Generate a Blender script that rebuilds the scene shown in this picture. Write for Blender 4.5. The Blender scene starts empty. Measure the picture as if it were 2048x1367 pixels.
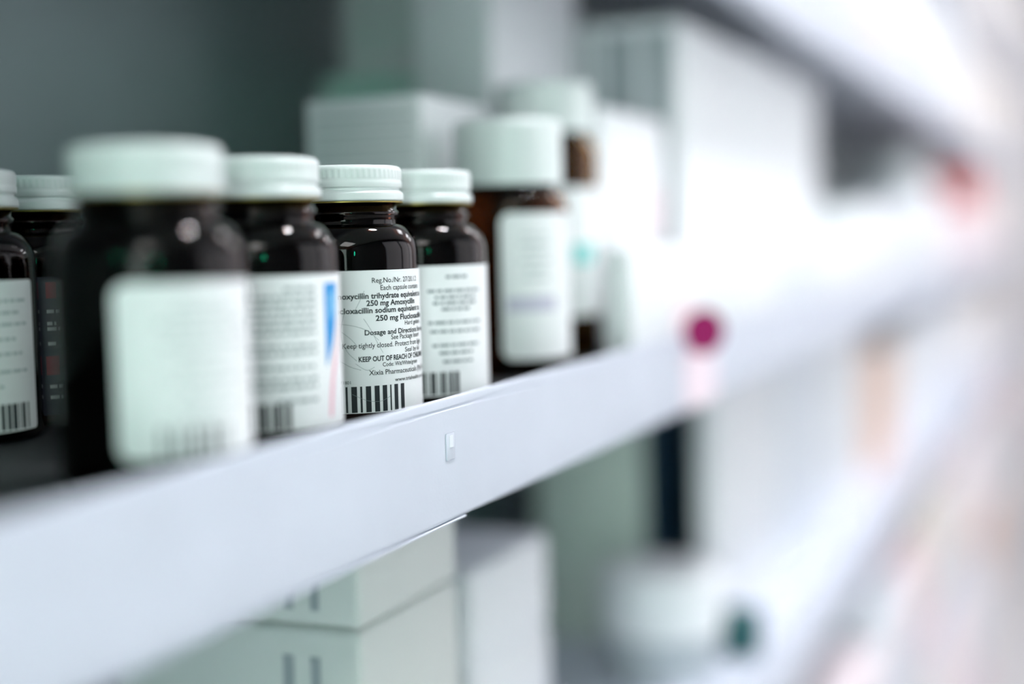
import bpy, bmesh, math, random
from mathutils import Matrix, Vector

random.seed(7)
S = bpy.context.scene
COL = S.collection
MM = 0.001

# ------------------------------------------------------------------ camera
cam_data = bpy.data.cameras.new('camera')
cam_data.lens = 50.0
cam_data.sensor_width = 36.0
cam_data.sensor_fit = 'HORIZONTAL'
cam_data.clip_start = 0.01
cam_data.clip_end = 50.0
cam = bpy.data.objects.new('camera', cam_data)
COL.objects.link(cam)
_W, _H, _F = 2048.0, 1367.0, 2844.4
_dx = Vector((2175 - _W / 2, -(450 - _H / 2), -_F)).normalized()      # world +x (along the shelf) seen by the lens
_a = math.radians(1.4)
_r0, _u0 = -math.sin(_a), math.cos(_a)
_k = -(_r0 * _dx[0] + _u0 * _dx[1]) / _dx[2]
_up = Vector((_r0, _u0, _k)).normalized()
_y = _up.cross(_dx)
R = Matrix((_dx, _y, _up))
cam.matrix_world = Matrix.Translation((0, 0, 0.066)) @ R.to_4x4()
cam_data.dof.use_dof = True
cam_data.dof.focus_distance = 0.517
cam_data.dof.aperture_fstop = 1.85
S.camera = cam

# ------------------------------------------------------------------ light and exposure
S.view_settings.view_transform = 'Standard'
S.view_settings.look = 'None'
S.view_settings.gamma = 1.0
S.view_settings.use_curve_mapping = False
S.view_settings.exposure = -1.25
S.cycles.caustics_reflective = False
S.cycles.caustics_refractive = False
S.cycles.sample_clamp_indirect = 0.0

world = bpy.data.worlds.new('world')
S.world = world
world.use_nodes = True
world.node_tree.nodes['Background'].inputs[0].default_value = (0.5, 0.6, 0.6, 1)
world.node_tree.nodes['Background'].inputs[1].default_value = 0.2

LAMP_STRENGTH = 30.0
LAMP_COLOUR = (0.97, 0.97, 1.0)
WINDOW_STRENGTH = 3.3
WINDOW_COLOUR = (0.95, 0.94, 1.0)


# ------------------------------------------------------------------ materials
def mat(name, col, rough=0.5, metal=0.0, spec=0.5, trans=0.0, emit=None, estr=0.0, ior=1.45, noise=0.0, nscale=60.0, bump=0.0, bscale=300.0, coat=0.0):
    m = bpy.data.materials.new(name)
    m.use_nodes = True
    nt = m.node_tree
    b = nt.nodes['Principled BSDF']
    b.inputs['Base Color'].default_value = (*col, 1)
    b.inputs['Roughness'].default_value = rough
    b.inputs['Metallic'].default_value = metal
    b.inputs['Specular IOR Level'].default_value = spec
    b.inputs['Transmission Weight'].default_value = trans
    b.inputs['IOR'].default_value = ior
    b.inputs['Coat Weight'].default_value = coat
    if emit:
        b.inputs['Emission Color'].default_value = (*emit, 1)
        b.inputs['Emission Strength'].default_value = estr
    if noise or bump:
        tc = nt.nodes.new('ShaderNodeTexCoord')
    if noise:
        n = nt.nodes.new('ShaderNodeTexNoise')
        n.inputs['Scale'].default_value = nscale
        n.inputs['Detail'].default_value = 4
        nt.links.new(tc.outputs['Object'], n.inputs['Vector'])
        r = nt.nodes.new('ShaderNodeValToRGB')
        r.color_ramp.elements[0].position = 0.3
        r.color_ramp.elements[1].position = 0.7
        r.color_ramp.elements[0].color = (*[c * (1 - noise) for c in col], 1)
        r.color_ramp.elements[1].color = (*[min(1, c * (1 + noise)) for c in col], 1)
        nt.links.new(n.outputs['Fac'], r.inputs['Fac'])
        nt.links.new(r.outputs['Color'], b.inputs['Base Color'])
    if bump:
        n2 = nt.nodes.new('ShaderNodeTexNoise')
        n2.inputs['Scale'].default_value = bscale
        nt.links.new(tc.outputs['Object'], n2.inputs['Vector'])
        bp = nt.nodes.new('ShaderNodeBump')
        bp.inputs['Strength'].default_value = bump
        bp.inputs['Distance'].default_value = 0.0005
        nt.links.new(n2.outputs['Fac'], bp.inputs['Height'])
        nt.links.new(bp.outputs['Normal'], b.inputs['Normal'])
    return m


M = {}
M['steel'] = mat('white_powder_coat', (0.64, 0.67, 0.76), 0.42, noise=0.03, nscale=25, bump=0.08, bscale=900)
M['back'] = mat('grey_green_back_panel', (0.36, 0.43, 0.44), 0.5, noise=0.05, nscale=12)
M['upright'] = mat('grey_upright', (0.45, 0.48, 0.50), 0.45)
M['glass'] = mat('amber_glass', (0.045, 0.016, 0.010), 0.03, trans=1.0, ior=1.28)
M['glass_lit'] = mat('backlit_amber_glass', (0.42, 0.20, 0.008), 0.03, trans=1.0, ior=1.28)  # amber lightened so the colour carries the light from behind
M['glass_brown'] = mat('brown_glass', (0.30, 0.13, 0.04), 0.03, trans=1.0, ior=1.28)
M['shade_sheet'] = mat('painted_tray_shade', (0.012, 0.013, 0.015), 0.6, bump=0.1)  # near-black colour paints the shade between the bottles
M['cap'] = mat('white_cap', (0.74, 0.79, 0.78), 0.32)
M['gold'] = mat('gold_lacquer', (0.50, 0.40, 0.12), 0.35, metal=0.9)
M['label'] = mat('label_paper', (0.88, 0.89, 0.90), 0.45, noise=0.015, nscale=120)
M['ink'] = mat('black_ink', (0.012, 0.018, 0.022), 0.6)
M['grey_ink'] = mat('grey_ink', (0.22, 0.26, 0.27), 0.6)
M['soft_ink'] = mat('soft_grey_ink', (0.36, 0.41, 0.41), 0.6)
M['pale_ink'] = mat('pale_grey_ink', (0.52, 0.58, 0.58), 0.6)
M['blue'] = mat('blue_ink', (0.02, 0.30, 0.72), 0.5)
M['lightblue'] = mat('light_blue_ink', (0.25, 0.60, 0.88), 0.5)
M['pink'] = mat('pink_ink', (0.85, 0.42, 0.52), 0.5)
M['red'] = mat('red_ink', (0.20, 0.012, 0.025), 0.5)
M['dark_label'] = mat('dark_label', (0.022, 0.026, 0.042), 0.5)
M['lilac'] = mat('lilac_ink', (0.60, 0.58, 0.70), 0.6)
M['teal'] = mat('teal_ink', (0.30, 0.72, 0.70), 0.5)
M['mint'] = mat('mint_ink', (0.50, 0.78, 0.68), 0.5)
M['white'] = mat('white_board', (0.87, 0.88, 0.90), 0.5, noise=0.015, nscale=20)
M['cool'] = mat('cool_white_board', (0.78, 0.81, 0.86), 0.5, noise=0.02, nscale=20)
M['greyboard'] = mat('pale_grey_board', (0.70, 0.74, 0.74), 0.5, noise=0.03, nscale=20)
M['midgrey'] = mat('grey_board', (0.36, 0.40, 0.42), 0.5)
M['offwhite'] = mat('off_white_board', (0.70, 0.73, 0.70), 0.55, noise=0.02, nscale=20)
M['warm'] = mat('warm_white_board', (0.84, 0.80, 0.77), 0.5)
M['blush'] = mat('blush_board', (0.86, 0.70, 0.72), 0.5)
M['paleblush'] = mat('pale_blush_board', (0.92, 0.80, 0.83), 0.5)
M['beige'] = mat('beige_board', (0.76, 0.70, 0.64), 0.5)
M['ticket'] = mat('pale_pink_card', (0.93, 0.78, 0.85), 0.5)
M['peach'] = mat('peach_board', (0.85, 0.60, 0.48), 0.5)
M['redboard'] = mat('red_board', (0.75, 0.07, 0.07), 0.5)
M['sage'] = mat('sage_board', (0.66, 0.73, 0.65), 0.5)
M['navy'] = mat('navy_board', (0.008, 0.036, 0.07), 0.5)
M['gap_teal'] = mat('teal_gap_shade', (0.01, 0.10, 0.10), 0.5)
M['magenta'] = mat('magenta_ink', (0.30, 0.003, 0.10), 0.5)
M['plastic'] = mat('white_plastic', (0.88, 0.89, 0.91), 0.35)
M['greyplastic'] = mat('grey_plastic', (0.50, 0.54, 0.57), 0.35)
M['floor'] = mat('vinyl_floor', (0.62, 0.60, 0.60), 0.4, noise=0.06, nscale=4)
M['ceiling'] = mat('ceiling_paint', (0.82, 0.83, 0.84), 0.8)
M['wallpaint'] = mat('wall_paint', (0.18, 0.175, 0.19), 0.8)
M['pale_wall'] = mat('pale_wall_paint', (0.86, 0.82, 0.83), 0.8)
M['mintwall'] = mat('mint_wall_paint', (0.12, 0.16, 0.15), 0.8)
M['diffuser'] = mat('lamp_diffuser', (0.9, 0.9, 0.9), 0.5, emit=LAMP_COLOUR, estr=LAMP_STRENGTH)
M['pale_diffuser'] = mat('pale_lamp_diffuser', (0.9, 0.9, 0.9), 0.5, emit=(1.0, 1.0, 0.99), estr=28.0)
M['spot_diffuser'] = mat('bright_lamp_diffuser', (0.9, 0.9, 0.9), 0.5, emit=LAMP_COLOUR, estr=560.0)
M['door_fill'] = mat('added_door_glow', (0.9, 0.9, 0.9), 0.5, emit=(0.78, 1.0, 0.94), estr=13.0)  # glow of an added, unseen light source behind the camera
M['daylight'] = mat('daylit_pane', (0.9, 0.9, 0.9), 0.5, emit=WINDOW_COLOUR, estr=WINDOW_STRENGTH)
M['green_lamp'] = mat('green_lamp', (0.02, 0.4, 0.25), 0.5, emit=(0.02, 0.75, 0.42), estr=130.0)


# ------------------------------------------------------------------ builders
def link(name, bm, m, parent=None, sharp=35, loc=None):
    """One mesh object out of a bmesh laid out in millimetres."""
    me = bpy.data.meshes.new(name)
    bmesh.ops.recalc_face_normals(bm, faces=bm.faces[:])
    bmesh.ops.scale(bm, vec=(MM, MM, MM), verts=bm.verts[:])
    bm.to_mesh(me)
    bm.free()
    for p in me.polygons:
        p.use_smooth = True
    me.set_sharp_from_angle(angle=math.radians(sharp))
    if isinstance(m, (list, tuple)):
        for q in m:
            me.materials.append(q)
    else:
        me.materials.append(m)
    o = bpy.data.objects.new(name, me)
    COL.objects.link(o)
    if parent:
        o.parent = parent
    if loc:
        o.location = Vector(loc) * MM
    return o


def thing(name, label, cat, loc=(0, 0, 0), rot=0.0, group=None):
    o = bpy.data.objects.new(name, None)
    COL.objects.link(o)
    o.empty_display_size = 0.02
    o.location = Vector(loc) * MM
    o.rotation_euler = (0, 0, rot)
    o['label'] = label
    o['category'] = cat
    if group:
        o['group'] = group
    return o


def add_box(bm, x0, x1, y0, y1, z0, z1, bevel=0.0, seg=2):
    v = [bm.verts.new(c) for c in ((x0, y0, z0), (x1, y0, z0), (x1, y1, z0), (x0, y1, z0), (x0, y0, z1), (x1, y0, z1), (x1, y1, z1), (x0, y1, z1))]
    fs = [bm.faces.new([v[i] for i in q]) for q in ((0, 3, 2, 1), (4, 5, 6, 7), (0, 1, 5, 4), (1, 2, 6, 5), (2, 3, 7, 6), (3, 0, 4, 7))]
    if bevel > 0:
        es = list({e for f in fs for e in f.edges})
        bmesh.ops.bevel(bm, geom=es, offset=bevel, segments=seg, affect='EDGES', profile=0.5)


def lathe(bm, prof, seg=96, closed=True, rfun=None):
    """Turn (r, z) points about z; closed joins the last point to the first."""
    rings = []
    for i, (r, z) in enumerate(prof):
        if r <= 1e-6:
            rings.append([bm.verts.new((0, 0, z))])
        else:
            ring = []
            for k in range(seg):
                a = 2 * math.pi * k / seg
                rr = r + (rfun(i, k) if rfun else 0)
                ring.append(bm.verts.new((rr * math.cos(a), rr * math.sin(a), z)))
            rings.append(ring)
    n = len(rings)
    for i in range(n if closed else n - 1):
        A, B = rings[i], rings[(i + 1) % n]
        if len(A) == 1 and len(B) == 1:
            continue
        for k in range(seg):
            j = (k + 1) % seg
            if len(A) == 1:
                bm.faces.new((A[0], B[k], B[j]))
            elif len(B) == 1:
                bm.faces.new((A[k], A[j], B[0]))
            else:
                bm.faces.new((A[k], A[j], B[j], B[k]))


def arc(cx, cz, r, a0, a1, n):
    return [(cx + r * math.cos(math.radians(a0 + (a1 - a0) * i / n)), cz + r * math.sin(math.radians(a0 + (a1 - a0) * i / n))) for i in range(n + 1)]


def cyl(r, s, z):
    """Point on the label cylinder: s = arc length from the bottle's facing line."""
    t = s / r
    return (r * math.sin(t), -r * math.cos(t), z)


def add_patch(bm, r, s0, s1, z0, z1, corner=0.0, step=1.0, thick=0.0):
    """Curved rectangular patch; corners rounded by `corner`."""
    n = max(1, int(abs(s1 - s0) / step))
    ss = [s0 + (s1 - s0) * i / n for i in range(n + 1)]
    if corner > 0:
        ss = sorted(set([round(q, 4) for q in ss] + [round(s0 + corner * (1 - math.cos(math.radians(q))), 4) for q in range(0, 91, 15)]
                        + [round(s1 - corner * (1 - math.cos(math.radians(q))), 4) for q in range(0, 91, 15)]))
    cols = []
    for s in ss:
        d = 0.0
        e = min(s - s0, s1 - s)
        if corner > 0 and e < corner:
            d = corner - math.sqrt(max(0.0, corner ** 2 - (corner - e) ** 2))
        a = bm.verts.new(cyl(r, s, z0 + d))
        b = bm.verts.new(cyl(r, s, z1 - d))
        cols.append((a, b))
    new = []
    for (a, b), (c, d) in zip(cols, cols[1:]):
        new.append(bm.faces.new((a, c, d, b)))
    if thick:
        res = bmesh.ops.extrude_face_region(bm, geom=new)
        for v in [g for g in res['geom'] if isinstance(g, bmesh.types.BMVert)]:
            d = Vector((v.co.x, v.co.y, 0)).normalized()
            v.co += d * thick


def add_poly(bm, r, pts):
    bm.faces.new([bm.verts.new(cyl(r, s, z)) for s, z in pts])


def add_text(bm, body, size, s_c, z, r, align='CENTER', bold=0.0, stretch=1.0, fit=None):
    """Lettering wrapped on the label cylinder, as mesh."""
    cu = bpy.data.curves.new('lettering_source', 'FONT')
    cu.body = body
    cu.size = size
    cu.align_x = align
    cu.offset = bold
    cu.resolution_u = 3
    cu.space_character = stretch
    ob = bpy.data.objects.new('lettering_source', cu)
    COL.objects.link(ob)
    dg = bpy.context.evaluated_depsgraph_get()
    me = bpy.data.meshes.new_from_object(ob.evaluated_get(dg))
    tmp = bmesh.new()
    tmp.from_mesh(me)
    if fit:                                    # (start, width the whole line should take)
        lo = min(v.co.x for v in tmp.verts)
        hi = max(v.co.x for v in tmp.verts)
        for v in tmp.verts:
            v.co.x = (v.co.x - lo) * fit / (hi - lo)
    vm = {v: bm.verts.new(cyl(r, s_c + v.co.x, z + v.co.y)) for v in tmp.verts}
    for f in tmp.faces:
        try:
            bm.faces.new([vm[v] for v in f.verts])
        except ValueError:
            pass
    tmp.free()
    bpy.data.objects.remove(ob)
    bpy.data.curves.remove(cu)
    bpy.data.meshes.remove(me)


def add_lines(bm, r, s0, s1, rows, h, seed, align='left'):
    """Rows of fine print, word by word."""
    rnd = random.Random(seed)
    for z, fill in rows:
        L = (s1 - s0) * fill
        a = s0 if align == 'left' else (s1 - L if align == 'right' else (s0 + s1 - L) / 2)
        e = a + L
        while a < e - 0.6:
            w = rnd.uniform(1.4, 5.0)
            b = min(a + w, e)
            add_patch(bm, r, a, b, z, z + h, step=1.0)
            a = b + 0.7


# ------------------------------------------------------------------ the setting
YF = 216.3          # front plane of every shelf lip
LIP_TOP, LIP_BOTTOM = 9.0, -36.8
PITCH = 266.0       # height between shelves
X0, X1 = -420.0, 4700.0
YB = 522.0          # back panel


def structure(name, m, *box, label=None):
    bm = bmesh.new()
    add_box(bm, *box)
    o = link(name, bm, m)
    o['kind'] = 'structure'
    return o


FLOOR = -1130.0
structure('floor', M['floor'], -2300, 6300, -1800, 620, FLOOR - 30, FLOOR)
structure('ceiling', M['ceiling'], -2300, 6300, -1800, 620, 1550, 1580)
structure('wall_back', M['wallpaint'], -2300, 6300, 560, 620, FLOOR, 1550)
structure('wall_front', M['wallpaint'], -2300, 6300, -1830, -1800, FLOOR, 1550)
structure('wall_right', M['pale_wall'], 6300, 6330, -1800, 560, FLOOR, 1550)
structure('wall_left', M['mintwall'], -2330, -2300, -1800, 560, FLOOR, 1550)


# daylit shop window across the aisle
def shop_window(n, x0, x1, z0, z1):
    bm = bmesh.new()
    add_box(bm, x0, x1, -1798, -1794, z0, z1)
    o = link('window_%d' % n, bm, M['daylight'])
    o['kind'] = 'structure'
    bm = bmesh.new()
    for q in ((x0 - 50, x0, z0 - 50, z1 + 50), (x1, x1 + 50, z0 - 50, z1 + 50), (x0, x1, z0 - 50, z0), (x0, x1, z1, z1 + 50)):
        add_box(bm, q[0], q[1], -1799, -1760, q[2], q[3], 3, 1)
    link('window_frame', bm, M['steel'], o)


shop_window(1, 650, 1950, -250, 1250)
shop_window(2, 2150, 3650, -250, 1250)
shop_window(3, 3850, 5350, -250, 1250)


# added glowing doorway behind the camera, brightens faces turned along the aisle
bm = bmesh.new()
add_box(bm, -2299, -2294, -1250, -450, -1020, 900)
dr = link('added_door_1', bm, M['door_fill'])
dr['kind'] = 'structure'
bm = bmesh.new()
for q in ((-1310, -1250, FLOOR + 2, 960), (-450, -390, FLOOR + 2, 960), (-1250, -450, 900, 960), (-1250, -450, FLOOR + 2, -1020)):
    add_box(bm, -2299, -2255, q[0], q[1], q[2], q[3], 3, 1)
link('added_door_frame', bm, M['upright'], dr)
bm = bmesh.new()
add_box(bm, -2255, -2225, -1235, -1215, -180, 60, 6, 2)
link('added_door_handle', bm, M['upright'], dr)


def ceiling_lamp(x, y, l, w, m, label):
    t = thing('ceiling_lamp', label, 'ceiling light', (x, y, 1549), group='lamps on the ceiling')
    bm = bmesh.new()
    h = 34
    for a in ((-l, l, -w, -w + 8), (-l, l, w - 8, w), (-l, -l + 8, -w + 8, w - 8), (l - 8, l, -w + 8, w - 8)):
        add_box(bm, *a, -h, 0)
    link('frame', bm, M['steel'], t)
    bm = bmesh.new()
    add_box(bm, -l + 8.5, l - 8.5, -w + 8.5, w - 8.5, -26, -4)
    link('diffuser', bm, M[m], t)
    return t


ceiling_lamp(950, -260, 105, 105, 'spot_diffuser', 'square white lamp on the ceiling over the sharp bottles')
ceiling_lamp(2700, -500, 300, 300, 'diffuser', 'square white lamp on the ceiling over the middle of the aisle')
ceiling_lamp(4300, -700, 300, 300, 'diffuser', 'square white lamp on the ceiling over the far end of the aisle')
ceiling_lamp(5600, -900, 300, 300, 'diffuser', 'square white lamp on the ceiling before the far wall')
ceiling_lamp(-1500, -900, 500, 400, 'pale_diffuser', 'large pale lamp on the ceiling behind the camera')

def added_green_light(x, y, rot, z0, z1, w, label):  # added unseen green lights, there for the green glints in the glass
    gs = thing('added_green_light', label, 'light', (x, y, z0), rot, group='added green light boxes')
    bm = bmesh.new()
    add_box(bm, 1, 60, -w, w, 0, z1 - z0, 8)
    link('housing', bm, M['upright'], gs)
    bm = bmesh.new()
    add_box(bm, 60.5, 66, -w + 18, w - 18, 20, z1 - z0 - 20, 2)
    link('lit_panel', bm, M['green_lamp'], gs)


added_green_light(-1780, -1799, math.pi / 2, 320, 650, 70, 'added green light box on the window side wall behind the camera')
added_green_light(-2299, 230, 0, 480, 810, 70, 'added green light box on the grey wall in line with the bottles')

# shelving frame: back panel and uprights
fr = thing('shelving_frame', 'grey green back panel and uprights behind all the stocked shelves', 'shelving', (0, 0, FLOOR))
bm = bmesh.new()
add_box(bm, X0, X1, YB, YB + 4, 30, 850 - FLOOR)
for k in range(7):
    add_box(bm, X0 + 900 * k - 0.6 + 60, X0 + 900 * k + 0.6 + 60, YB - 0.8, YB, 30, 850 - FLOOR)
link('back_panel', bm, M['back'], fr)
for x in (X0, X0 + 1280, X0 + 2560, X0 + 3840, X1 - 30):
    bm = bmesh.new()
    add_box(bm, x, x + 30, YB + 4, YB + 34, 0, 850 - FLOOR, 2)
    link('upright', bm, M['upright'], fr)


def shelf(z, label, detail=False):
    t = thing('steel_shelf', label, 'shelf', (0, 0, z), group='white steel shelves')
    bm = bmesh.new()
    add_box(bm, X0, X1, YF + 1.7, YB - 1, -1.4, 0)
    link('tray', bm, M['steel'], t)
    # lip: rolled top edge, fine crease, tall face, return flange
    prof = [(YF + 1.6, -0.2), (YF + 1.6, LIP_TOP - 1.2)]
    prof += arc(YF + 0.8, LIP_TOP - 0.8, 0.8, 0, 180, 8)
    prof += [(YF, LIP_TOP - 3.4), (YF + 0.55, LIP_TOP - 3.8), (YF + 0.55, LIP_TOP - 4.2), (YF - 0.05, LIP_TOP - 4.7), (YF - 0.1, LIP_BOTTOM + 20)]
    prof += arc(YF + 1.9, LIP_BOTTOM + 2.0, 2.0, 180, 270, 6)
    prof += [(YF + 16, LIP_BOTTOM), (YF + 16, LIP_BOTTOM + 1.2), (YF + 2.2, LIP_BOTTOM + 1.2), (YF + 1.4, LIP_BOTTOM + 2.2), (YF + 1.4, -0.2)]
    bm = bmesh.new()
    ends = []
    xs = [X0, X1]
    for x in xs:
        ends.append([bm.verts.new((x, y, q)) for y, q in prof])
    n = len(prof)
    for i in range(n):
        j = (i + 1) % n
        bm.faces.new((ends[0][i], ends[0][j], ends[1][j], ends[1][i]))
    bm.faces.new(ends[0])
    bm.faces.new(ends[1])
    link('front_lip', bm, M['steel'], t, sharp=50)
    if detail:
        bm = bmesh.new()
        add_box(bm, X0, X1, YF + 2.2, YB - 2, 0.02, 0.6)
        link('tray_shade', bm, M['shade_sheet'], t)  # dark sheet over the white tray stands in for its shade
        # small punched clip in the face and the edge of the stiffener below
        bm = bmesh.new()
        add_box(bm, 466.5, 474.0, YF - 0.55, YF - 0.1, -14.0, -4.0, 0.4, 2)
        bm2 = link('clip', bm, M['steel'], t)
        bm = bmesh.new()
        add_box(bm, 468.8, 472.0, YF - 0.75, YF - 0.5, -9.5, -5.0, 0.12, 1)
        link('clip_slot', bm, M['cool'], bm2)
        bm = bmesh.new()
        add_box(bm, X0, 484.5, YF + 0.2, YF + 14, LIP_BOTTOM - 0.9, LIP_BOTTOM - 0.02, 0.3, 1)
        link('stiffener', bm, M['steel'], t)
    return t


MAIN = shelf(0, 'white steel shelf carrying the row of brown medicine bottles', True)
shelf(PITCH, 'white steel shelf directly above the medicine bottles')
shelf(-PITCH, 'white steel shelf directly below the medicine bottles')
shelf(2 * PITCH, 'white steel shelf two levels above the medicine bottles')
shelf(-2 * PITCH, 'white steel shelf two levels below the medicine bottles')
shelf(-3 * PITCH, 'white steel shelf three levels below the medicine bottles')
shelf(-4 * PITCH, 'lowest white steel shelf just above the floor')


# ------------------------------------------------------------------ bottles
def facing(x, y):
    return math.atan2(-y, -x) + math.pi / 2


def glass_mesh(r, neck, z_sh, z_nk, z_top):
    """Hollow bottle: body to z_sh, shoulder to z_nk, neck with a transfer bead, mouth at z_top."""
    o = [(0, 1.6), (r * 0.55, 1.4), (r * 0.78, 0.3), (r * 0.86, 0.0)]
    o += arc(r - 3.4, 3.4, 3.4, -75, 0, 5)
    o += [(r, z_sh - 2)]
    hs, hr = z_nk - z_sh, r - neck
    for i in range(1, 13):                     # rounded shoulder flowing into the neck
        a = i / 12 * math.pi / 2
        o.append((r - hr * (1 - math.cos(a)) ** 0.9 * 0.96, z_sh + hs * math.sin(a) ** 1.05))
    o += [(neck + 0.15, z_nk + 1.0), (neck, z_nk + 1.8)]
    o += [(neck + 0.9, z_nk + 3.0), (neck + 1.2, z_nk + 3.8), (neck + 0.9, z_nk + 4.6), (neck, z_nk + 5.4), (neck, z_top - 0.6), (neck - 0.6, z_top)]
    t = 2.0
    i_ = [(neck - t, z_top), (neck - t, z_nk + 0.5)]
    for i in range(11, 0, -1):
        a = i / 12 * math.pi / 2
        i_.append((r - t - (hr) * (1 - math.cos(a)) ** 0.9 * 0.96, z_sh - 1.0 + hs * math.sin(a) ** 1.05))
    i_ += [(r - t, z_sh - 3), (r - t, 6.5), (r - t - 1.2, 4.6), (r - t - 3.6, 3.6), (0, 4.4)]
    bm = bmesh.new()
    lathe(bm, o + i_, 96, closed=False)
    return bm


def metal_cap(parent, z0, rc, h):
    """White screw cap: knurled crown, two rolled bands, lacquered lower rim."""
    k = h / 13.7
    outer = [(rc + 0.05, z0 + 0.65 * k)]
    outer += [(rc + 0.45, z0 + 1.1 * k), (rc + 0.55, z0 + 2.4 * k), (rc + 0.45, z0 + 3.5 * k), (rc - 0.2, z0 + 4.2 * k), (rc - 1.0, z0 + 4.7 * k),
              (rc - 0.95, z0 + 5.2 * k), (rc - 0.1, z0 + 5.8 * k), (rc + 0.1, z0 + 6.8 * k), (rc + 0.05, z0 + 7.8 * k), (rc - 0.15, z0 + 8.4 * k)]
    kn0 = len(outer)
    outer += [(rc - 0.05, z0 + 8.9 * k), (rc + 0.02, z0 + 9.4 * k), (rc + 0.02, z0 + 11.6 * k), (rc - 0.05, z0 + 12.2 * k)]
    kn1 = len(outer)
    outer += [(rc - 0.35, z0 + 12.9 * k), (rc - 0.9, z0 + 13.45 * k), (rc - 1.8, z0 + h), (rc - 3.6, z0 + h), (rc - 4.4, z0 + h - 0.35), (0, z0 + h - 0.35)]
    inner = [(0, z0 + h - 0.9), (rc - 1.2, z0 + h - 0.9), (rc - 1.2, z0 + 0.65 * k)]
    bm = bmesh.new()

    def kn(i, q):
        if kn0 + 1 <= i < kn1 - 1:
            return -0.30 if q % 4 == 0 else 0.04
        return 0.0
    lathe(bm, outer + inner, 240, closed=True, rfun=kn)
    c = link('cap', bm, M['cap'], parent)
    bm = bmesh.new()
    lathe(bm, [(rc - 1.2, z0 + 0.6 * k), (rc + 0.0, z0 + 0.6 * k), (rc + 0.4, z0 + 0.4 * k), (rc + 0.35, z0 + 0.05), (rc - 0.2, z0 - 0.05), (rc - 1.2, z0 + 0.1)], 96)
    g = link('cap_rim', bm, M['gold'], c)
    g['label'] = 'gold lacquered lower rim of the cap'
    return c


def small_bottle(x, y, label, rot=0.0):
    t = thing('medicine_bottle', label, 'bottle', (x, y, 0.8), facing(x, y) + rot, group='brown glass medicine bottles with white screw caps')
    link('glass_body', glass_mesh(27.0, 19.2, 61.5, 72.0, 91.5), M['glass'], t, sharp=60)
    metal_cap(t, 79.8, 21.5, 13.7)
    return t


RL = 27.06


def paper(t, th0, th1, z0, z1, corner=1.5, r=RL, m='label'):
    bm = bmesh.new()
    add_patch(bm, r, math.radians(th0) * r, math.radians(th1) * r, z0, z1, corner, thick=0.14)
    o = link('paper_label', bm, M[m], t)
    return o


def bars(parent, r, s_list, z0, z1, m='ink'):
    bm = bmesh.new()
    for a, b in s_list:
        add_patch(bm, r, a, b, z0, z1, step=0.6)
    return link('barcode', bm, M[m], parent)


def rand_bars(seed, s0, s1):
    rnd = random.Random(seed)
    out, a = [], s0
    while a < s1 - 0.5:
        w = rnd.choice((0.6, 0.7, 1.1, 1.6, 1.9))
        out.append((a, min(a + w, s1)))
        a += w + rnd.choice((0.6, 0.8, 1.2, 1.5))
    return out


RP = RL + 0.20      # print sits on the paper

# --- the bottle in focus
b3 = small_bottle(473.2, 258.2, 'brown bottle in sharp focus with readable capsule label and barcode')
lb = paper(b3, -62, 118, 4.0, 55.3, 1.2)


def tx(p):
    return RP * math.asin((p - 703.0) / 145.0)


# (line, height of letters, baseline, first letter's place, pitch per character, weight)
bm = bmesh.new()
for body, size, z, p0, pitch, bo in (
        ('Amoxycillin trihydrate equivalent to', 2.8, 45.2, 669, 1.20, 0.075),
        ('250 mg Amoxycillin', 2.8, 42.6, 738, 1.32, 0.075),
        ('Flucloxacillin sodium equivalent to', 2.8, 40.0, 669, 1.20, 0.075),
        ('250 mg Flucloxacillin', 2.8, 37.1, 755, 1.30, 0.075),
        ('Dosage and Directions for use:', 2.6, 32.1, 733, 1.16, 0.06),
        ('KEEP OUT OF REACH OF CHILDREN', 2.55, 22.6, 720, 1.20, 0.075)):
    add_text(bm, body, size, tx(p0), z, RP, align='LEFT', bold=bo, fit=pitch * len(body))
link('bold_lettering', bm, M['ink'], lb)
bm = bmesh.new()
for body, size, z, p0, pitch in (
        ('Reg.No./Nr. 27/20.1.2', 2.6, 50.8, 750, 1.12),
        ('Each capsule contains', 2.6, 48.1, 766, 1.05),
        ('Hard gelatin', 2.3, 35.0, 812, 1.0),
        ('See Package Insert', 2.5, 30.1, 784, 1.0),
        ('Keep tightly closed. Protect from light', 2.6, 27.5, 690, 0.98),
        ('Seal by lid', 2.4, 25.1, 811, 1.0),
        ('Code: Wit/White/green', 2.1, 20.5, 766, 0.9),
        ('Xixia Pharmaceuticals (Pty) Ltd', 2.6, 17.6, 739, 1.08),
        ('www.triahealth.co.za', 2.0, 14.7, 789, 1.0)):
    add_text(bm, body, size, tx(p0), z, RP, align='LEFT', bold=0.022, fit=pitch * len(body))
add_text(bm, '71801', 1.6, -3.6, 14.7, RP, align='LEFT')
link('fine_lettering', bm, M['ink'], lb)
px = [(672, 676), (684.2, 685.9), (693, 697), (704, 715), (721, 725), (731.7, 742), (748.6, 758.3), (764.3, 773), (779, 781.5), (787.3, 794.5), (800, 807)]
sl = [tuple(RP * math.asin((q - 703.0) / 145.0) for q in pr) for pr in px]
bars(lb, RP, sl, 4.3, 13.7)
bm = bmesh.new()         # hair-fine scuffs across the paper
rnd = random.Random(5)
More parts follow.
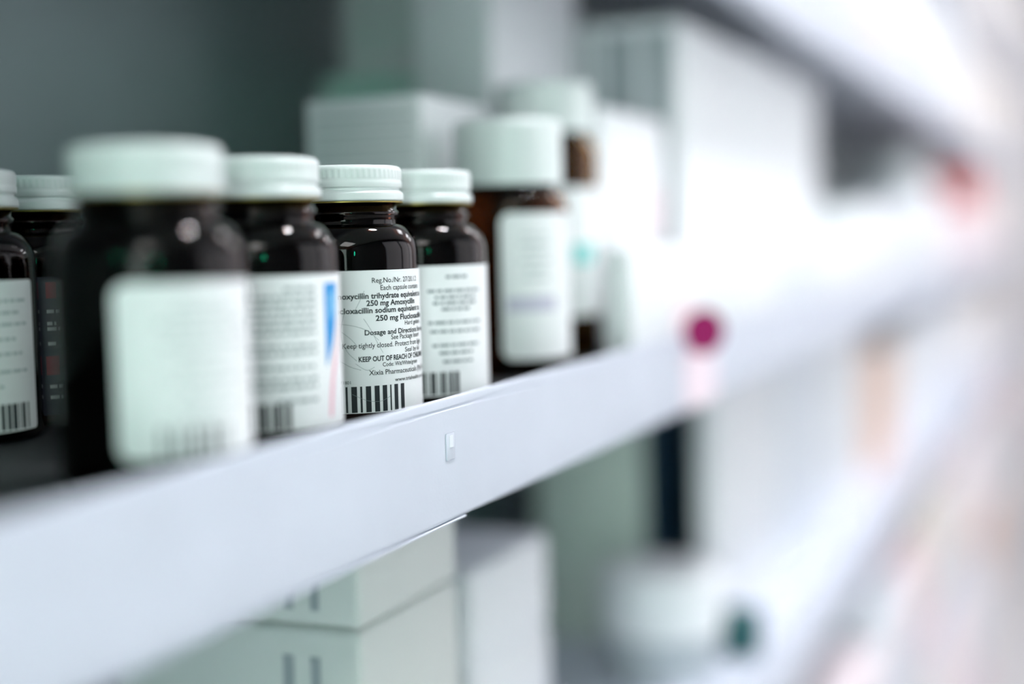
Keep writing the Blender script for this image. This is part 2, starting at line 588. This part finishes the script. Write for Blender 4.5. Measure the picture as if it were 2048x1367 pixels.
for pts in (((-1.5, 40), (-2.6, 35), (-2.4, 30), (-0.5, 26), (2.5, 23)), ((-4, 36.5), (2, 35.5), (7, 33.5), (11, 30.0)), ((-2.5, 33.5), (1, 30.5), (3, 28.0)),
            ((5.5, 38), (8.0, 34), (10.5, 29), (12.5, 25.5)), ((-4, 23.5), (0, 21), (4, 19.6)), ((2, 22), (6, 19.5), (9, 20.5)), ((0.5, 11), (6, 8.5), (11, 8.0), (15, 9.5)),
            ((6, 48), (3.5, 43), (2, 40.5))):
    P = []
    for i in range(len(pts) - 1):
        for q in range(6):
            u = q / 6
            p0 = pts[max(i - 1, 0)]; p1 = pts[i]; p2 = pts[i + 1]; p3 = pts[min(i + 2, len(pts) - 1)]
            P.append(tuple(0.5 * ((2 * p1[c]) + (-p0[c] + p2[c]) * u + (2 * p0[c] - 5 * p1[c] + 4 * p2[c] - p3[c]) * u * u + (-p0[c] + 3 * p1[c] - 3 * p2[c] + p3[c]) * u ** 3) for c in (0, 1)))
    P.append(pts[-1])
    for a, b in zip(P, P[1:]):
        dx, dz = b[0] - a[0], b[1] - a[1]
        L = math.hypot(dx, dz) or 1
        w = 0.055
        nx, nz = -dz / L * w, dx / L * w
        add_poly(bm, RP + 0.02, [(a[0] - nx, a[1] - nz), (b[0] - nx, b[1] - nz), (b[0] + nx, b[1] + nz), (a[0] + nx, a[1] + nz)])
link('scuff_marks', bm, M['grey_ink'], lb)


def th(px_, axis, rad):
    return RP * math.asin(max(-1, min(1, (px_ - axis) / rad)))


# --- nearest bottle, strongly out of focus
b1 = small_bottle(335.6, 246.2, 'nearest and largest brown bottle, strongly blurred, with pale label')
lb = paper(b1, -22, 120, 8.4, 56.0, 4.0)
bm = bmesh.new()
add_lines(bm, RP, -1, 30, [(50, .5), (47.2, .6), (44.3, .9), (41.5, .6), (38.5, .8), (35.4, .5), (32, .5), (28.5, .65), (25.5, .4), (22.0, .6), (19, .4)], 0.9, 3, 'center')
link('fine_lettering', bm, M['pale_ink'], lb)
bars(lb, RP, [(1.0, 2.0), (4.4, 5.4), (7.0, 7.6), (9.6, 11.4), (13.1, 13.8), (15.2, 16.8), (18.6, 19.3), (20.6, 21.4)], 8.8, 17.0)

# --- second bottle: blue and pink flash
b2 = small_bottle(406.5, 255.5, 'brown bottle with blue and pink flash on its white label')
lb = paper(b2, -55, 82, 6.2, 55.5, 1.5)
bm = bmesh.new()
rows = [(50.5, .4), (48.0, .95), (45.7, 1), (43.4, .95), (41.1, 1), (38.8, .9), (36.5, .75), (32.5, .95), (30.2, .9), (25.6, .85), (21.8, 1), (19.4, .95), (14.9, .5)]
add_lines(bm, RP, -9, 19.5, rows, 1.2, 11, 'right')
link('fine_lettering', bm, M['soft_ink'], lb)
bars(lb, RP, [(-8, -6.6), (-5.6, -4.8), (-4.2, -2.5), (-1.7, -1.0), (-0.5, 1.6), (2.6, 3.3), (3.9, 6.0), (6.8, 7.3), (7.8, 9.3)], 6.6, 15.0)
s0 = 24.2
bm = bmesh.new()
zz = [52.5, 48, 43, 38, 33, 29, 25.5]
wid = [8.0, 7.8, 7.2, 6.0, 4.2, 2.2, 0.2]
for (za, wa), (zb, wb) in zip(list(zip(zz, wid)), list(zip(zz, wid))[1:]):
    for q in range(4):
        add_poly(bm, RP, [(s0 + wa * q / 4, za), (s0 + wb * q / 4, zb), (s0 + wb * (q + 1) / 4, zb), (s0 + wa * (q + 1) / 4, za)])
f1 = link('blue_flash', bm, M['blue'], lb)
bm = bmesh.new()
add_patch(bm, RP + 0.02, s0 + 2.6, s0 + 4.2, 41, 49, step=0.5)
add_patch(bm, RP + 0.02, s0 + 5.0, s0 + 6.6, 43, 50, step=0.5)
link('flash_lettering', bm, M['lightblue'], f1)
bm = bmesh.new()
for (za, a0, a1), (zb, c0, c1) in zip(((40, 9.2, 9.8), (34, 7.4, 8.6), (27, 4.4, 6.4), (20, 2.2, 4.4), (13, 1.2, 3.2), (9.5, 1.0, 2.8)), ((34, 7.4, 8.6), (27, 4.4, 6.4), (20, 2.2, 4.4), (13, 1.2, 3.2), (9.5, 1.0, 2.8), (9.0, 1.0, 2.8))):
    add_poly(bm, RP, [(s0 + a0, za), (s0 + c0, zb), (s0 + c1, zb), (s0 + a1, za)])
link('pink_flash', bm, M['pink'], lb)

# --- bottle just behind the sharp one
b4 = small_bottle(528.8, 254.2, 'brown bottle just behind the one in sharp focus')
lb = paper(b4, -60, 110, 4.0, 55.5, 1.5)
bm = bmesh.new()
add_lines(bm, RP, 1, 29, [(50.5, .35), (45.0, .9), (42.5, .7), (40.2, .75), (37.8, .5), (32.5, .9), (29.0, .85), (23.5, .8), (20.5, .6), (17, .5)], 1.1, 21, 'center')
link('fine_lettering', bm, M['grey_ink'], lb)
bars(lb, RP, [(-1, 0.6), (1.5, 2.0), (2.8, 4.8), (5.8, 6.3), (7.0, 8.8), (9.6, 10.1), (10.7, 12.2), (13, 14.8)], 4.6, 13.5)

# --- bottles in the second row on the left
b0 = small_bottle(387.6, 365.8, 'brown bottle at the left edge with grey-lit label, cap cut by frame')
lb = paper(b0, -70, 62, 4.0, 55.5, 1.5)
bm = bmesh.new()
add_lines(bm, RP, 0, 28, [(48, .9), (44, .8), (40, .9), (35, .7), (30, .8), (24, .9), (19, .5)], 1.1, 31)
link('fine_lettering', bm, M['pale_ink'], lb)
bars(lb, RP, rand_bars(5, 2, 26), 4.6, 13.5)

b0b = small_bottle(441.9, 378.4, 'brown bottle with dark label and red marks behind the nearest bottle')
lb = paper(b0b, -80, 60, 4.0, 55.5, 1.5, m='dark_label')
bm = bmesh.new()
add_patch(bm, RP, 4, 8, 47.5, 53.5)
link('red_mark', bm, M['red'], lb)
bm = bmesh.new()
add_patch(bm, RP, 3, 8, 19, 26)
link('red_mark', bm, M['red'], lb)
bm = bmesh.new()
add_lines(bm, RP, 4, 9, [(42, 1), (37.5, .7), (35.5, 1), (30, .6), (14, 1), (10, 1)], 1.3, 41)
link('pale_lettering', bm, M['soft_ink'], lb)


# --- two taller bottles behind
def tall_bottle(x, y, r, neck, zs, zn, zc, ztop, rc, gm, label):
    t = thing('tablet_bottle', label, 'bottle', (x, y, 0.8), facing(x, y), group='tall brown tablet bottles with smooth white lids')
    link('glass_body', glass_mesh(r, neck, zs, zn, ztop - 3), M[gm], t, sharp=60)
    bm = bmesh.new()
    o = [(rc, zc), (rc, ztop - 3.2)] + arc(rc - 3, ztop - 3, 3, 0, 90, 5) + [(0, ztop), (0, ztop - 2), (rc - 1.6, ztop - 2.2), (rc - 1.6, zc)]
    lathe(bm, o, 96, closed=False)
    bm.faces.ensure_lookup_table()
    link('cap', bm, M['cap'], t)
    return t


b5 = tall_bottle(645, 261.5, 29, 22, 78, 88, 91, 122, 26.5, 'glass_brown', 'tall brown bottle with smooth white cap and round-cornered label')
r5 = 29.06
lb = paper(b5, -9, 120, 8.5, 77.5, 5.0, r5)
bm = bmesh.new()
add_lines(bm, r5 + .2, 4, 22, [(66, .8), (62, .9), (58.5, .7), (54, .9), (50, .6), (46, .8)], 1.4, 51, 'center')
link('fine_lettering', bm, M['pale_ink'], lb)
bm = bmesh.new()
add_patch(bm, r5 + .2, -2, 24, 31, 38)
link('lilac_band', bm, M['lilac'], lb)

b6 = tall_bottle(738, 277, 29, 22, 108, 120, 122, 149, 26.5, 'glass_lit', 'tallest brown bottle, behind the round-cornered label bottle, teal label mark')
lb = paper(b6, -20, 130, 23, 92, 3.0, r5)
bm = bmesh.new()
add_patch(bm, r5 + .2, 14, 30, 51, 62)
link('teal_mark', bm, M['teal'], lb)


# ------------------------------------------------------------------ cartons
def carton(x0, x1, y0, y1, z0, z1, m, label, group=None, prints=(), bevel=1.6, name='carton', front=None, flap=True, cat='box'):
    """Folded carton standing at z0 with a tucked end flap; prints = (face, u0, u1, v0, v1, ink, part name)."""
    cx, cy = (x0 + x1) / 2, (y0 + y1) / 2
    if z0 == 0:
        z0 = 0.6                                # on the liner
    z0 += 0.2
    t = thing(name, label, cat, (cx, cy, z0), 0, group)
    hx, hy, h = (x1 - x0) / 2, (y1 - y0) / 2, z1 - z0
    bm = bmesh.new()
    add_box(bm, -hx, hx, -hy, hy, 0, h, bevel, 3)
    link('board', bm, M[m], t)
    if flap:
        bm = bmesh.new()
        fh = min(h * 0.3, hy * 1.2)
        add_box(bm, -hx - 0.35, -hx + 0.02, -hy + 2.2, hy - 2.2, h - fh, h - 2.0, 0.15, 1)
        link('end_flap', bm, M[m], t)
    if front:
        bm = bmesh.new()
        add_box(bm, -hx + 1, hx - 1, -hy - 0.25, -hy + 0.02, 1, h - 1)
        link('front_panel', bm, M[front], t)
    for face, u0, u1, v0, v1, ink, pn in prints:
        bm = bmesh.new()
        spans = u0 if isinstance(u0, (list, tuple)) else [(u0, u1, v0, v1)]
        for a, b, c, d in spans:
            if face == 'x':                    # u measured from the front corner into the shelf
                add_box(bm, -hx - 0.6, -hx - 0.3, -hy + a, -hy + b, c, d)
            elif face == 'dot':
                bmesh.ops.create_cone(bm, cap_ends=True, segments=40, radius1=b, radius2=b, depth=0.4,
                                      matrix=Matrix.Translation((-hx + a, -hy - 0.25, c)) @ Matrix.Rotation(math.pi / 2, 4, 'X'))
            else:
                add_box(bm, -hx + a, -hx + b, -hy - 0.4, -hy - 0.2, c, d)
        link(pn, bm, M[ink], t)
    return t


# behind the bottles, deep on the shelf
rows = [(5, 57, 134 - 7 * k - 1.6, 134 - 7 * k) for k in range(1, 14)]
carton(624, 706, 297, 361, 0, 137, 'white', 'white carton with fine printed rows behind the sharp bottle cap', prints=[('x', rows, 0, 0, 0, 'pale_ink', 'printed_rows')])
carton(834, 960, 382, 470, 0, 176, 'greyboard', 'grey carton with mint stripe under the topmost grey carton', prints=[('x', 3, 85, 158, 173, 'mint', 'mint_stripe')])
carton(838, 956, 384, 456, 176.2, 258, 'greyboard', 'grey carton stacked on top, close under the upper shelf', prints=[('x', [(8, 64, 70 - 9 * k, 72 - 9 * k) for k in range(7)], 0, 0, 0, 'mint', 'printed_rows')])
carton(786, 944, 328, 378, 0, 252, 'white', 'tall pale carton standing between the grey stack and grey-barred tall carton')
carton(776, 908, 256, 316, 0, 141, 'white', 'white carton with pale pink print right of tallest bottle', prints=[('y', 40, 120, 66, 96, 'paleblush', 'pink_print')], bevel=4)
carton(712, 916, 221, 236, 0, 60, 'white', 'low white carton at shelf front behind the magenta dot', prints=[('y', 82, 128, 6, 30, 'paleblush', 'pink_print')])
carton(950, 1122, 258, 350, 0, 213, 'white', 'tall white carton with grey vertical bars on its end',
       prints=[('x', [(6, 24, 10, 205), (31, 52, 10, 205), (60, 64, 10, 205), (70, 88, 10, 205)], 0, 0, 0, 'midgrey', 'grey_bars')])
carton(1126, 1298, 258, 350, 0, 213, 'white', 'tall white carton in the middle of the tall white three', 'tall white cartons')
carton(1302, 1478, 258, 350, 0, 213, 'white', 'tall white carton ending the tall white three beside dark gap', 'tall white cartons')
carton(922, 1096, 221, 252, 0, 57, 'white', 'low white carton next after the magenta dot carton', 'low white cartons along the shelf front')
carton(1102, 1296, 221, 252, 0, 60, 'cool', 'low white carton second after the magenta dot carton', 'low white cartons along the shelf front')
carton(1302, 1496, 221, 252, 0, 55, 'white', 'low white carton third after the magenta dot carton', 'low white cartons along the shelf front')
carton(1502, 1790, 221, 300, 0, 92, 'white', 'knee-high white carton in front of the dark gap', 'white cartons beyond the tall three')
carton(1800, 2110, 221, 300, 0, 104, 'cool', 'white carton second before the round white jar', 'white cartons beyond the tall three')
carton(2120, 2430, 221, 300, 0, 84, 'white', 'white carton close before the round white jar', 'white cartons beyond the tall three')
carton(2610, 2980, 221, 300, 0, 96, 'paleblush', 'pinkish white carton just before the red-banded carton')
carton(3020, 3330, 221, 300, 0, 180, 'blush', 'pink carton with red top band far down the bottle shelf', prints=[('y', 2, 308, 112, 178, 'redboard', 'red_band'), ('x', 2, 77, 112, 178, 'redboard', 'red_end_band')])
carton(3340, 3800, 221, 310, 0, 140, 'blush', 'pale pink carton just beyond the red-banded carton')
carton(3810, 4500, 221, 310, 0, 190, 'warm', 'warm white carton at the far end of the bottle shelf')

# round white jar
j = thing('plastic_jar', 'round-shouldered white plastic jar on bottle shelf far away', 'jar', (2520, 300, 0.8))
bm = bmesh.new()
rj = 70
lathe(bm, [(0, 0), (rj - 3, 0), (rj, 3), (rj, 110)] + [(rj - 30 * (1 - math.cos(a * math.pi / 20)), 110 + 42 * math.sin(a * math.pi / 20)) for a in range(1, 11)] + [(40, 160), (0, 160)], 64, closed=False)
link('jar_body', bm, M['plastic'], j)
bm = bmesh.new()
lathe(bm, [(0, 160), (46, 160), (46, 190), (43, 194), (0, 194)], 64, closed=False)
link('lid', bm, M['plastic'], j)

# pink ticket clipped on the lip of the main shelf, with a round magenta flag standing above it
tk = thing('shelf_ticket', 'pale pink ticket on the shelf lip with a round magenta dot above', 'ticket', (845, YF - 0.3, -17))
bm = bmesh.new()
add_box(bm, -50, 26, -0.35, 0, -19, 18, 0.1, 1)
link('card', bm, M['ticket'], tk)
bm = bmesh.new()
bmesh.ops.create_cone(bm, cap_ends=True, segments=48, radius1=13, radius2=13, depth=1.0,
                      matrix=Matrix.Translation((-42, -10.5, 27)) @ Matrix.Rotation(math.radians(-48), 4, 'Z') @ Matrix.Rotation(math.pi / 2, 4, 'X'))
add_box(bm, -42.4, -41.6, -10.5, -0.5, 15.5, 16.5)
o = link('dot', bm, M['magenta'], tk)
o['label'] = 'round magenta dot'

# ---------------------------------------------------------------- shelf above
ZU = PITCH
gU = 'cartons on the shelf above the bottles'
for x0, x1, h, m, lab in (
        (1080, 1300, 150, 'white', 'first white carton on the shelf above, nearest the top edge'),
        (1310, 1560, 165, 'cool', 'cool white carton second on the shelf above'),
        (1570, 1800, 150, 'paleblush', 'pinkish carton on the shelf above'),
        (1810, 2110, 170, 'white', 'white carton just after the pinkish one on the shelf above'),
        (2120, 2450, 160, 'cool', 'cool white carton midway along the shelf above'),
        (2460, 2840, 175, 'white', 'long white carton midway along the shelf above'),
        (2850, 3300, 160, 'warm', 'warm white carton on the shelf above, before the beige one'),
        (3310, 3800, 170, 'beige', 'beige carton on the shelf above at top corner'),
        (3810, 4550, 180, 'warm', 'last warm white carton at the far end of the shelf above')):
    carton(x0, x1, 221, 330, ZU, ZU + h, m, lab, gU)
gV = 'cartons two shelves above the bottles'
for x0, x1, h, m, lab in (
        (2900, 3600, 150, 'beige', 'beige carton two shelves above the bottles'),
        (3610, 4500, 160, 'warm', 'warm white carton two shelves above the bottles')):
    carton(x0, x1, 221, 330, 2 * PITCH, 2 * PITCH + h, m, lab, gV)

# ---------------------------------------------------------------- shelf below
ZL = -PITCH
carton(496, 592, 270, 392, ZL, -90, 'offwhite', 'lower of two white cartons with grey bars under the bottle shelf',
       prints=[('x', [(18.5, 23, 60, 164), (31, 36, 60, 164)], 0, 0, 0, 'midgrey', 'grey_bars')], bevel=3.6, flap=False)
carton(496.5, 592, 270, 391, -89.8, -42, 'offwhite', 'upper of two white cartons with grey bars under the bottle shelf',
       prints=[('x', [(18.5, 22.5, 7, 21), (30.5, 35, 7, 21)], 0, 0, 0, 'midgrey', 'grey_bars')], bevel=3.6, flap=False)
carton(668, 784, 298, 362, ZL, -164, 'white', 'lower white carton of the pair beside the grey-barred cartons', bevel=4)
carton(668, 784, 298, 362, -163.8, -108, 'white', 'upper white carton of the pair beside the grey-barred cartons', bevel=4)
carton(1095, 1262, 332, 426, ZL, -62, 'sage', 'sage green carton with navy front on the shelf below', front='navy')


def tub(x, y, z, r, h, lid_h, label):
    t = thing('plastic_tub', label, 'tub', (x, y, z + 0.2))
    bm = bmesh.new()
    lathe(bm, [(0, 0), (r * .86, 0), (r * .9, 2), (r * .95, h - lid_h), (0, h - lid_h)], 64, closed=False)
    link('tub_body', bm, M['greyplastic'], t)
    bm = bmesh.new()
    lathe(bm, [(0, h - lid_h), (r, h - lid_h), (r, h - 4)] + arc(r - 4, h - 4, 4, 0, 90, 4) + [(0, h)], 64, closed=False)
    link('lid', bm, M['plastic'], t)
    return t


tub(1024, 298, ZL, 46, 82, 46, 'grey tub with round white lid on the shelf below')
carton(1078, 1104, 238, 266, ZL, -230, 'gap_teal', 'added dark teal block for the dark gap beside the white-lidded tub', flap=False)  # dark block added where the gap between goods falls dark
gL = 'white cartons on the shelf below'
carton(1128, 1400, 284, 298, ZL, -66, 'white', 'white carton in front of the navy-fronted one', gL)
carton(1402, 1650, 281, 310, ZL, -60, 'cool', 'cool white carton second from the navy-fronted one', gL)
carton(1652, 1920, 277, 310, ZL, -52, 'white', 'white carton just before the peach carton on the shelf below', gL)
carton(1922, 2240, 273, 328, ZL, -104, 'peach', 'peach carton on the shelf below')
carton(2242, 2700, 269, 328, ZL, -92, 'white', 'white carton just after the peach carton', gL)
carton(2702, 3300, 265, 328, ZL, -70, 'cool', 'cool white carton far along the shelf below', gL)
carton(3302, 4500, 260, 328, ZL, -120, 'warm', 'long warm carton at the far end of the shelf below', gL)

# ---------------------------------------------------------------- two shelves further down
for lev, z, word, items in (
        (2, -2 * PITCH, 'two shelves below the bottles', ((1450, 1660, 120, 'paleblush', 'pale pink carton first in view'), (1670, 1900, 150, 'cool', 'cool white carton beside the pale pink one'),
            (1910, 2180, 135, 'blush', 'rosy carton'), (2190, 2500, 150, 'beige', 'beige carton'), (2510, 2860, 130, 'warm', 'warm white carton'),
            (2870, 3300, 150, 'paleblush', 'pale pink carton beyond the warm white one'), (3310, 3800, 140, 'greyboard', 'grey carton'), (3810, 4500, 150, 'blush', 'long rosy carton at the far end'))),
        (3, -3 * PITCH, 'three shelves below the bottles', ((2100, 2450, 140, 'warm', 'warm white carton first in view'), (2460, 2900, 150, 'paleblush', 'pale pink carton'),
            (2910, 3400, 130, 'cool', 'cool white carton'), (3410, 4000, 150, 'peach', 'peach carton'), (4010, 4600, 140, 'warm', 'warm white carton at the far end'))),
        (4, -4 * PITCH, 'on the lowest shelf', ((2800, 3400, 140, 'blush', 'rosy carton first in view'), (3410, 4500, 150, 'warm', 'long warm white carton')))):
    for x0, x1, h, m, lab in items:
        carton(x0, x1, 221, 340, z, z + h, m, lab + ' ' + word, 'cartons ' + word)
